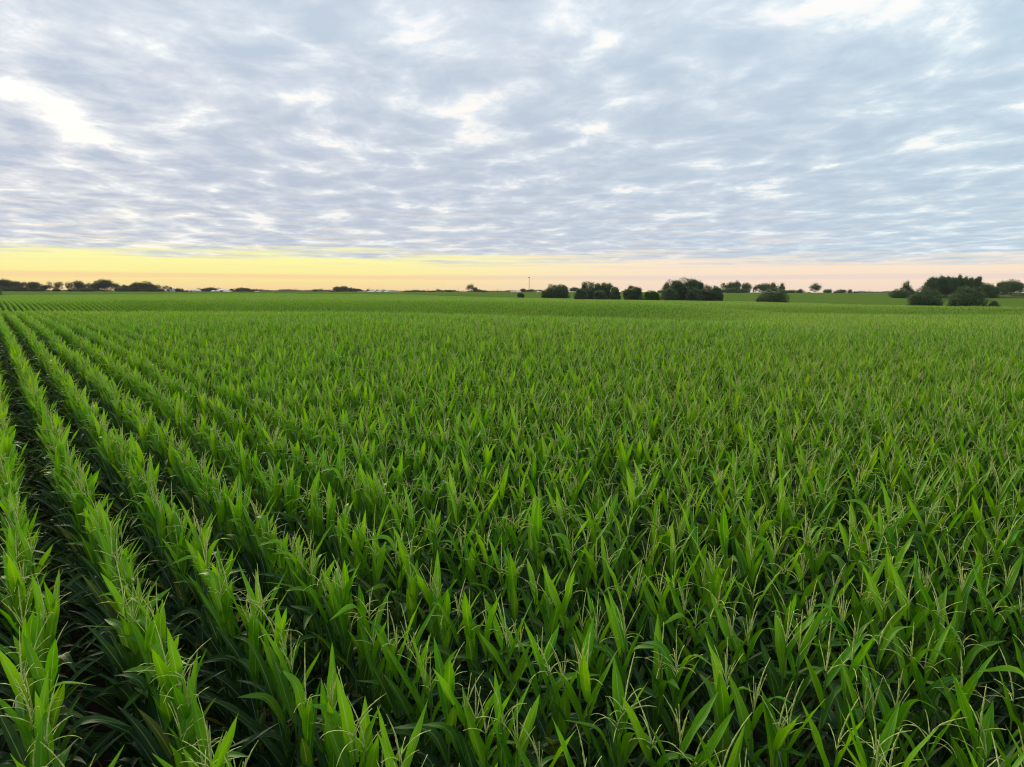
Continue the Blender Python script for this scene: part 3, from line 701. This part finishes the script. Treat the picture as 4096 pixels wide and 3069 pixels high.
DF = 1080
mid_trees = [
 (806, 24, 1151, 'open', "open-topped tree behind the right end of the first long barn"),
 (834, 36, 1153, 'round', "dark round tree between the two farm barns, left one"),
 (855, 32, 1150, 'round', "taller dark round tree between the two farm barns, right one"),
 (877, 9, 1153, 'spruce', "thin dark spruce immediately left of the second long barn"),
 (884, 8, 1152, 'spruce', "tallest thin spruce behind the left end of the second barn"),
 (891, 8, 1154, 'spruce', "small spruce behind the second barn's roof"),
 (934, 20, 1155, 'round', "dark tree at the right end of the second long barn"),
 (946, 14, 1161, 'round', "small low tree beside the thin pole right of the barns"),
 (962, 28, 1154, 'round', "dark tree at the left of the small clump right of the barns"),
 (978, 36, 1151, 'round', "tallest tree of the small clump right of the barns"),
 (1001, 26, 1154, 'round', "dark tree right of the tallest in the clump by the barns"),
 (1019, 22, 1158, 'round', "smallest tree at the right end of the clump by the barns"),
 (1267, 19, 1158, 'round', "lone small dark tree in the open stretch of horizon"),
 (1334, 20, 1163, 'shrub', "low reddish shrub left of the pair of dark trees"),
 (1356, 34, 1147, 'round', "left tree of the dark pair left of the white sheds"),
 (1381, 30, 1145, 'round', "right and taller tree of the dark pair left of the white sheds"),
 (1408, 28, 1151, 'round', "rounded tree between the dark pair and the white sheds"),
 (1434, 32, 1155, 'round', "lower rounded tree nearest the white sheds"),
 (1475, 17, 1154, 'upright', "spindly open tree left of the first white barn roof"),
 (1511, 14, 1158, 'open', "small tree showing between the first and second white roofs"),
 (1640, 26, 1163, 'round', "hazy low tree right of the long white shed, left of three"),
 (1660, 30, 1162, 'round', "hazy low tree right of the long white shed, middle of three"),
 (1682, 26, 1164, 'round', "hazy low tree right of the long white shed, right of three"),
 (1698, 9, 1161, 'spruce', "small pointed spruce left of the wooden utility pole with crossarm"),
 (1718, 6, 1161, 'spruce', "thin pointed spruce right of the wooden utility pole with crossarm"),
 (1732, 22, 1162, 'round', "low dark tree at the left of the mid-horizon clump"),
 (1755, 24, 1155, 'open', "taller leaning tree of the mid-horizon clump"),
 (1776, 18, 1163, 'round', "low tree joining the two mid-horizon clumps"),
 (1798, 28, 1160, 'round', "round dark tree left of the tall bare pole"),
 (1819, 15, 1160, 'open', "small open tree beside the tall bare pole"),
 (1849, 18, 1165, 'round', "small low tree behind the white metal shed"),
 (1885, 38, 1136, 'open', "tall ragged lone tree near the middle of the horizon"),
 (1903, 18, 1150, 'round', "shorter dark tree touching the right side of the ragged lone tree"),
 (1916, 18, 1157, 'round', "greyish tree stepping down right of the ragged lone tree"),
 (1930, 18, 1162, 'round', "lower greyish tree in the descending line by the lone tree"),
 (1944, 16, 1166, 'round', "last and lowest tree of the descending line"),
 (2092, 24, 1155, 'round', "dark tree just left of the tall radio mast"),
 (2118, 22, 1158, 'round', "green rounded tree at the foot of the radio mast"),
 (2134, 14, 1165, 'shrub', "small green shrub right of the radio mast's foot"),
 (2128, 20, 1156, 'open', "hazy tree right behind the radio mast"),
 (2144, 20, 1158, 'open', "hazy tree second to the right of the radio mast"),
 (2160, 20, 1158, 'open', "hazy tree third to the right of the radio mast"),
 (2174, 18, 1160, 'open', "hazy last tree of the grove right of the radio mast"),
 (2296, 36, 1150, 'round', "lone dark tree between the first two bush clumps"),
 (2462, 16, 1160, 'open', "hazy far tree right of the second bush clump"),
 (2487, 14, 1163, 'open', "small hazy far tree left of the third bush"),
]
for px, wp, tp, kd, lb in mid_trees:
    tree("tree" if kd != 'spruce' else "spruce_tree", lb, kd, px, wp * 1.1, tp, {0: 1060, 1: 1090, 2: 1120}[tree_n[0] % 3] if px < 2085 or px > 2140 else 1150, F_WOOD, "trees along the middle horizon")

# bushes standing at the edge of the corn
BG = "bushes along the edge of the corn"
def bush(label, px, wp, tp, dist, mat=F_WILLOW, kind='willow', name="bush"): tree(name, label, kind, px, wp, tp, dist, mat, BG, cat='bush')
bush("small lone dark bush poking up left of the bush clumps", 2083, 28, 1173, 385, F_GREEN)
bush("small low bush at the left foot of the first bush clump", 2181, 34, 1166, 372, F_GREEN)
bush("left half of the first bush clump, rounded and dark", 2211, 66, 1142, 372, kind='dome')
bush("right half of the first bush clump with a pointed top", 2246, 56, 1144, 372)
bush("low bush at the left foot of the second bush clump", 2322, 54, 1160, 312)
bush("tall pointed willow bush, the peak of the second clump", 2358, 78, 1133, 318)
bush("broad willow bush on the right of the second clump", 2424, 84, 1137, 318)
bush("low rounded bush in front of the second clump's middle", 2398, 52, 1165, 302)
bush("low bush at the right foot of the second bush clump", 2457, 38, 1158, 306)
bush("third bush, single and ragged, between clump and bright bush", 2530, 76, 1149, 300)
bush("bright green low bush right of the third bush", 2603, 60, 1167, 292, F_BRIGHT)
bush("left dome of the biggest bush mass", 2684, 86, 1127, 266)
bush("highest crown in the middle of the biggest bush mass", 2738, 96, 1120, 268)
bush("pointed crown right of the highest one in the biggest bush mass", 2778, 62, 1124, 268)
bush("lower front bush at the left of the biggest bush mass", 2676, 66, 1158, 258)
bush("lower front bush in the middle of the biggest bush mass", 2772, 70, 1158, 258)
bush("bush on the right shoulder of the biggest bush mass", 2822, 54, 1145, 264, kind='dome')
bush("outermost right bush of the biggest bush mass", 2858, 52, 1150, 262)
bush("lone domed willow bush in front of the right-hand grove", 3088, 106, 1157, 232, kind='dome')
bush("small grey bush at the left foot of the lone domed willow bush", 3035, 36, 1187, 230, F_GREY)
bush("left one of the two large willow bushes at the right", 3690, 118, 1162, 180, kind='dome')
bush("right and largest one of the two willow bushes at the right", 3857, 138, 1156, 162, kind='dome')
bush("small grey bush right of the largest willow bush", 3962, 44, 1207, 160, F_GREY)
bush("small low bush at the left foot of the largest willow bush", 3800, 34, 1196, 158, F_WILLOW)

RG = "trees of the grove beyond the green field"
for px, wp, tp, kd, lb in [
 (2884, 26, 1131, 'open', "open tree at the left end of the first grove, right of bushes"),
 (2918, 42, 1131, 'round', "broad tree in the middle of the first grove"),
 (2940, 24, 1126, 'round', "tallest tree with a topknot in the first grove"),
 (2977, 36, 1133, 'round', "rounded tree at the right end of the first grove"),
 (3013, 24, 1141, 'upright', "thin reddish open tree at the left end of the second grove"),
 (3050, 52, 1135, 'round', "broad dome tree in the second grove behind the domed willow bush"),
 (3086, 30, 1129, 'upright', "spiky open tree in the middle of the second grove"),
 (3117, 30, 1132, 'upright', "spiky open tree at the right end of the second grove"),
 (3250, 42, 1132, 'upright', "lone tree standing apart on the green field's skyline")]:
    tree("tree", lb, kd, px, wp * 1.1, tp, 830, F_GREEN, RG)
for px, wp, tp, dist, lb in [(2862, 44, 1153, 815, "hedge shrub at the left below the first grove"), (2898, 48, 1153, 815, "hedge shrub left of centre below the first grove"), (2935, 48, 1151, 815, "tallest hedge shrub below the first grove"), (2972, 48, 1155, 815, "hedge shrub at the right below the first grove"),
    (2636, 44, 1160, 900, "hazy low shrub left of the biggest bush mass"), (3140, 36, 1160, 900, "low shrub just right of the second grove"), (3165, 40, 1159, 900, "second low shrub right of the second grove"), (3192, 34, 1157, 900, "spiky shrub left of the lone skyline tree"),
    (3225, 12, 1167, 860, "tiny shrub left of the lone skyline tree's foot"), (3300, 38, 1157, 960, "rounded shrub right of the lone skyline tree"), (3330, 26, 1164, 960, "lower shrub between two rounded skyline shrubs"), (3352, 40, 1158, 960, "second rounded shrub right of the lone skyline tree"),
    (3385, 24, 1158, 960, "third rounded shrub right of the lone skyline tree"), (3409, 24, 1165, 960, "last low shrub of the skyline line, right of the others")]:
    tree("shrub", lb, 'shrub', px, wp, tp, dist, F_GREEN, "shrubs on the skyline of the green field", cat='shrub')

PG = "trees of the tall wood at the right"
tree("tree", "open upright tree rising out of the shrub left of the tall wood", 'upright', 3612, 48, 1126, 505, F_GREEN)
tree("shrub", "wide dark shrub under the open upright tree", 'shrub', 3590, 84, 1160, 500, F_GREEN, cat='shrub')
tree("shrub", "small shrub between the open upright tree and the tall wood", 'shrub', 3644, 30, 1166, 510, F_GREEN, cat='shrub')
tree("dead_tree", "thin bare dead tree beside the open upright tree", 'bare', 3633, 12, 1146, 506, None)
for px, wp, tp, kd, mt, lb in [
 (3681, 34, 1141, 'open', F_GREY, "greyish half-bare tree at the left end of the tall wood"),
 (3712, 44, 1114, 'poplar', F_GREEN, "tall wispy tree at the left front of the tall wood"),
 (3745, 46, 1110, 'poplar', F_GREEN, "second tall wispy tree from the left in the tall wood"),
 (3778, 40, 1111, 'poplar', F_GREEN, "third tall wispy tree from the left in the tall wood"),
 (3810, 42, 1108, 'poplar', F_GREEN, "tallest wispy tree in the middle of the tall wood"),
 (3845, 44, 1112, 'poplar', F_GREEN, "tall wispy tree behind the largest willow bush's left side"),
 (3885, 40, 1112, 'poplar', F_GREEN, "last tall wispy tree before the wood steps down"),
 (3903, 34, 1131, 'round', F_BRIGHT, "lighter green tree where the wood steps down"),
 (3932, 44, 1137, 'round', F_GREEN, "lower tree right of the lighter green one"),
 (3958, 34, 1148, 'round', F_GREEN, "lowest tree in the dip between the two right woods")]:
    tree("tree", lb, kd, px, wp * 1.1, tp, 500 + (tree_n[0] % 4) * 5, mt, PG)
for px, wp, tp, kd, lb in [
 (3972, 28, 1133, 'upright', "small pointed tree at the left of the rightmost wood"),
 (3994, 44, 1129, 'round', "dark tree left of the tallest in the rightmost wood"),
 (4030, 52, 1123, 'round', "tallest domed tree of the rightmost wood"),
 (4062, 34, 1135, 'open', "gappy tree right of the tallest in the rightmost wood"),
 (4090, 38, 1134, 'open', "open tree cut by the right edge of the picture")]:
    tree("tree", lb, kd, px, wp * 1.15, tp, 590 + (tree_n[0] % 4) * 5, F_GREEN, "trees of the rightmost wood")
for px, wp, tp, dist, lb in [(3762, 40, 1180, 490, "low shrub in front of the tall wood, left"), (3800, 44, 1179, 490, "low shrub in front of the tall wood between the willow bushes"),
    (4048, 56, 1178, 520, "low spreading bush before the rightmost wood"), (4082, 50, 1172, 525, "taller spreading bush at the right edge before the wood")]:
    tree("shrub", lb, 'shrub', px, wp, tp, dist, F_GREEN, "shrubs in front of the right woods", cat='shrub')

# far wooded skyline, too far to tell its trees apart
rng_t = np.random.default_rng(77)
def treeline(label, px0, px1, hpx0, hpx1, dist):
    cs, rs = [], []
    for px in np.arange(px0, px1, 5.0):
        d_ = dist + rng_t.uniform(-60, 60); X = px_xy(px, d_); gz = float(ground(X, d_)); h = rng_t.uniform(hpx0, hpx1) / F_PX * d_ * (0.75 + 0.25 * math.sin(px * 0.05))
        wm = rng_t.uniform(5, 9) / F_PX * d_; cs.append((X, d_, gz + h * 0.45)); rs.append((wm, wm, h * 0.55))
    V, F, D = leaf_cloud(rng_t, cs, rs, 90 * len(cs), dist / 2842 * 2.2, 0.4)
    V[:, 2] = np.maximum(V[:, 2], 3.5)
    o = link("distant_treeline", mesh("distant_treeline", V, F, [F_WOOD], False, D)); tag(o, label, kind='stuff')
treeline("hazy low line of woods on the horizon left of the middle", 1020, 1500, 6, 10, 2600)
treeline("hazy low woods on the horizon around the white sheds", 1500, 2110, 3, 7, 2700)
treeline("faint low woods on the horizon at the right", 3420, 3660, 3, 6, 2600)
treeline("thin dark scrub line at the foot of the far horizon", -80, 1020, 3, 5, 1500)

# ------------------------------------------------------------------ farm buildings
M_WHITE = simple_mat("white_metal_sheet", (0.40, 0.42, 0.44), (0.52, 0.53, 0.55), 0.6, 0.6)
M_GREYROOF = simple_mat("grey_metal_roof", (0.26, 0.25, 0.27), (0.36, 0.35, 0.37), 0.5, 0.5)
M_REDWALL = simple_mat("red_barn_paint", (0.16, 0.035, 0.025), (0.22, 0.05, 0.035), 0.8, 0.8)
M_DARK = simple_mat("dark_opening", (0.02, 0.02, 0.022), (0.035, 0.035, 0.038), 1.0, 0.5)
M_WOODP = simple_mat("weathered_pole_wood", (0.10, 0.08, 0.06), (0.18, 0.15, 0.12), 2.0, 0.9)
M_STEEL = simple_mat("galvanised_steel", (0.20, 0.20, 0.21), (0.30, 0.30, 0.31), 2.0, 0.5)
def box_mesh(name, boxes, mat):
    V, F = [], []
    for (x0, y0, z0, x1, y1, z1) in boxes:
        n = len(V); V += [(x0, y0, z0), (x1, y0, z0), (x1, y1, z0), (x0, y1, z0), (x0, y0, z1), (x1, y0, z1), (x1, y1, z1), (x0, y1, z1)]
        F += [(n, n + 3, n + 2, n + 1), (n + 4, n + 5, n + 6, n + 7), (n, n + 1, n + 5, n + 4), (n + 1, n + 2, n + 6, n + 5), (n + 2, n + 3, n + 7, n + 6), (n + 3, n, n + 4, n + 7)]
    return mesh(name, V, F, [mat], False)
def barn(name, label, px0, px1, top, dist, wall, roof, eave=0.5, depth=12.0, cat='barn', doors=1, windows=3, yaw=0.0, group=None):
    pc = (px0 + px1) / 2; X = px_xy(pc, dist); gz = float(ground(X, dist)); wd = (px1 - px0) / F_PX * dist; h = top_z(pc, top, dist) - gz
    e = empty(name, (X, dist, gz - 0.2), yaw); tag(e, label, cat, group); h += 0.2
    x0, x1, y0, y1 = -wd / 2, wd / 2, -depth / 2, depth / 2; he = h * eave
    V = [(x0, y0, 0), (x1, y0, 0), (x1, y1, 0), (x0, y1, 0), (x0, y0, he), (x1, y0, he), (x1, y1, he), (x0, y1, he), (x0, 0, h - .12), (x1, 0, h - .12)]
    F = [(0, 1, 5, 4), (1, 2, 6, 9, 5), (2, 3, 7, 6), (3, 0, 4, 8, 7), (0, 3, 2, 1)]
    link("wall", mesh("wall", V, F, [wall], False), e)
    o = 0.5; sl = (h - he) / (depth / 2); ze = he - sl * o
    V = []
    for dz in (0.0, 0.14): V += [(x0 - o, y0 - o, ze + dz), (x1 + o, y0 - o, ze + dz), (x1 + o, 0, h + dz - .1), (x0 - o, 0, h + dz - .1), (x1 + o, y1 + o, ze + dz), (x0 - o, y1 + o, ze + dz)]
    F = [(6, 7, 8, 9), (9, 8, 10, 11), (1, 0, 3, 2), (2, 3, 5, 4), (0, 1, 7, 6), (4, 5, 11, 10), (1, 2, 8, 7), (2, 4, 10, 8), (3, 0, 6, 9), (5, 3, 9, 11)]
    link("roof", mesh("roof", V, F, [roof], False), e)
    for i in range(doors):
        c = x0 + wd * (0.3 + 0.4 * i); dw = min(2.0, wd * 0.12); dh = he * 0.8
        link("door", box_mesh("door", [(c - dw, y0 - 0.07, 0.01, c + dw, y0 - 0.01, dh)], M_DARK), e)
    for i in range(windows):
        c = x0 + wd * (0.12 + 0.76 * (i + 0.5) / windows); 
        if any(abs(c - (x0 + wd * (0.3 + 0.4 * j))) < 3.2 for j in range(doors)): continue
        fr = link("window", box_mesh("window_frame", [(c - .6, y0 - 0.08, he * .45, c + .6, y0 - 0.02, he * .8)], M_WHITE), e)
        link("pane", box_mesh("pane", [(c - .48, y0 - 0.11, he * .49, c + .48, y0 - 0.082, he * .76)], M_DARK), fr)
    return e
FB = "white farm buildings on the horizon"
barn("farmhouse", "white farmhouse with grey roof at the right end of the windbreak", 688, 707, 1154, 800, M_WHITE, M_GREYROOF, 0.6, 8, 'house', 1, 2)
barn("shed", "tiny white shed in front of the windbreak left of the farmhouse", 670, 677, 1160, 790, M_WHITE, M_WHITE, 0.6, 5, 'shed', 1, 0)
barn("barn", "long low grey-roofed barn, leftmost of the farm barns", 773, 808, 1157, 1010, M_WHITE, M_GREYROOF, 0.45, 14, doors=1, windows=3)
barn("shed", "small low shed at the right end of the leftmost barn", 803, 812, 1162, 1000, M_WHITE, M_WHITE, 0.6, 6, 'shed', 1, 0)
barn("shed", "small white shed between the dark round trees and second barn", 858, 870, 1162, 1000, M_WHITE, M_WHITE, 0.35, 10, 'shed', 1, 0)
barn("shed", "tiny white shed left of the second long barn", 877, 885, 1162, 1000, M_WHITE, M_WHITE, 0.35, 8, 'shed', 1, 0)
barn("barn", "long barn with broad grey-blue roof above dark red walls", 888, 930, 1156, 1040, M_REDWALL, M_GREYROOF, 0.48, 18, doors=2, windows=3)
barn("shed", "low white-roofed shed in front of the broad grey-roofed barn", 908, 933, 1163, 1000, M_WHITE, M_WHITE, 0.3, 12, 'shed', 1, 1)
barn("shed", "flat white shed far right of the barn clump", 1030, 1042, 1166, 1000, M_WHITE, M_WHITE, 0.5, 6, 'shed', 1, 0)
barn("shed", "very low white shed, leftmost of the white roofs", 1436, 1468, 1167, 1000, M_WHITE, M_WHITE, 0.5, 10, 'shed', 1, 1)
barn("shed", "small white gabled shed by the spindly tree", 1475, 1483, 1164, 1010, M_WHITE, M_WHITE, 0.6, 8, 'shed', 1, 0)
barn("barn", "white barn with steep white roof, left of the white three", 1487, 1511, 1162, 1010, M_STEEL, M_WHITE, 0.18, 20, doors=1, windows=0, yaw=R(-12), group=FB)
barn("barn", "white barn with steep white roof, middle of the white three", 1517, 1538, 1162, 1010, M_STEEL, M_WHITE, 0.18, 20, doors=1, windows=0, yaw=R(-12), group=FB)
barn("barn", "white barn with steep white roof, right of the white three", 1545, 1561, 1162, 1010, M_STEEL, M_WHITE, 0.18, 20, doors=1, windows=0, yaw=R(-6), group=FB)
barn("barn", "very long low white poultry barn right of the white three", 1562, 1606, 1167, 1000, M_WHITE, M_WHITE, 0.4, 14, doors=1, windows=3, group=FB)
barn("shed", "small white shed right of the taller leaning tree", 1776, 1784, 1168, 1000, M_WHITE, M_WHITE, 0.6, 6, 'shed', 1, 0)
barn("shed", "white shed just left of the tall bare pole", 1815, 1826, 1168, 1000, M_WHITE, M_WHITE, 0.5, 7, 'shed', 1, 0)
barn("barn", "low white metal barn left of the ragged lone tree", 1840, 1868, 1167, 1010, M_WHITE, M_WHITE, 0.45, 14, doors=1, windows=1, group=FB)
barn("barn", "pale grey long roof between the lone tree and radio mast", 2042, 2082, 1166, 1010, M_WHITE, M_WHITE, 0.3, 16, doors=1, windows=1, group=FB)

# poles
def pole(label, px, top, dist, arm=True, r=0.17, name="utility_pole", cat="pole"):
    X = px_xy(px, dist); gz = float(ground(X, dist)); h = top_z(px, top, dist) - gz
    e = empty(name, (X, dist, gz)); tag(e, label, cat, "poles on the horizon")
    V, F, D = tube([(0, 0, h * t) for t in np.linspace(0, 1, 6)], np.linspace(r, r * 0.65, 6), 8)
    link("shaft", mesh("shaft", V, F, [M_WOODP]), e)
    if arm:
        a_ = link("crossarm", box_mesh("crossarm", [(-1.3, -0.24, h - 0.75, 1.3, -0.10, h - 0.58)], M_WOODP), e)
        for x in (-1.15, -0.45, 0.45, 1.15):
            V, F, D = tube([(x, -0.17, h - 0.58), (x, -0.17, h - 0.48), (x, -0.17, h - 0.36)], [0.05, 0.08, 0.03], 6)
            link("insulator", mesh("insulator", V, F, [M_STEEL]), a_)
    else:
        link("cap", box_mesh("cap", [(-.22, -.22, h, .22, .22, h + .12)], M_STEEL), e)
pole("short utility pole right of the second barn's trees", 945, 1152, 1000)
pole("wooden utility pole with crossarm between two small spruces", 1711, 1157, 960)
pole("tall bare pole between the mid-horizon clump and the lone tree", 1836, 1151, 960, False)
pole("single pole in the open stretch left of the radio mast", 1990, 1154, 900, False)
pole("utility pole just right of the first bush clump", 2269, 1158, 900)
pole("faint far pole right of the skyline shrubs, left of two", 3462, 1157, 1100, False)
pole("faint far pole right of the skyline shrubs, right of two", 3467, 1159, 1100, False)
# radio mast
X = px_xy(2115, 1150); gz = float(ground(X, 1150)); h = top_z(2115, 1109, 1150) - gz
e = empty("radio_mast", (X, 1150, gz)); tag(e, "tall slender grey radio mast rising behind small trees", "mast")
V, F, D = tube([(0, 0, h * t) for t in np.linspace(0, 1, 8)], np.linspace(0.5, 0.28, 8), 10)
link("shaft", mesh("shaft", V, F, [M_STEEL]), e)
link("platform", box_mesh("platform", [(-1.3, -1.3, h - 0.9, 1.3, 1.3, h - 0.7), (-1.3, -.06, h - .7, 1.3, .06, h - .1)], M_STEEL), e)
for a_ in range(6):
    x, y = 1.25 * math.cos(a_ * 1.047), 1.25 * math.sin(a_ * 1.047)
    link("antenna", box_mesh("antenna", [(x - .13, y - .13, h - 1.5, x + .13, y + .13, h + 0.35)], M_WHITE), e)
link("dish", mesh("dish", *tube([(0.5, -.5, h * .6), (0.5, -.7, h * .6), (0.5, -.95, h * .6)], [0.15, 0.45, 0.6], 12)[:2], [M_WHITE]), e)

# rough grass strip before the rightmost wood
rg = np.random.default_rng(8); gV, gF, gD = [], [], []
for i in range(5200):
    px = rg.uniform(3900, 4140); d_ = rg.uniform(505, 560); x = px_xy(px, d_); z = float(ground(x, d_)); hh = rg.uniform(0.6, 1.5); ww = rg.uniform(0.25, 0.5); a_ = rg.uniform(0, 3.14)
    n = len(gV); gV += [(x - ww * math.cos(a_), d_ - ww * math.sin(a_), z), (x + ww * math.cos(a_), d_ + ww * math.sin(a_), z), (x + rg.uniform(-.4, .4), d_, z + hh)]
    gF.append((n, n + 1, n + 2)); gD += [(rg.random(), 0, 0, 0)] * 3
F_GRASS = foliage_mat("rough_grass", (0.07, 0.10, 0.035), (0.20, 0.22, 0.12))
tag(link("rough_grass", mesh("rough_grass", gV, gF, [F_GRASS], False, gD)), "pale rough grass strip before the rightmost wood", kind='stuff')
print("PLANTS", len(plants), "inst", len(pts), "near", len(near))

# ------------------------------------------------------------------ thin morning haze round the whole place
hz = box_mesh("haze", [(-2000, -60, -4.0, 2000, 3400, 30.0)], None)
hz.materials.clear()
hm = bpy.data.materials.new("haze"); hm.use_nodes = True; hm.node_tree.nodes.clear()
vo_ = hm.node_tree.nodes.new('ShaderNodeVolumePrincipled'); ho = hm.node_tree.nodes.new('ShaderNodeOutputMaterial')
vo_.inputs['Color'].default_value = (0.96, 0.94, 0.90, 1); vo_.inputs['Density'].default_value = 0.00005
hm.node_tree.links.new(vo_.outputs[0], ho.inputs['Volume']); hz.materials.append(hm)
tag(link("haze", hz), "thin pale haze lying over the fields", kind='stuff')
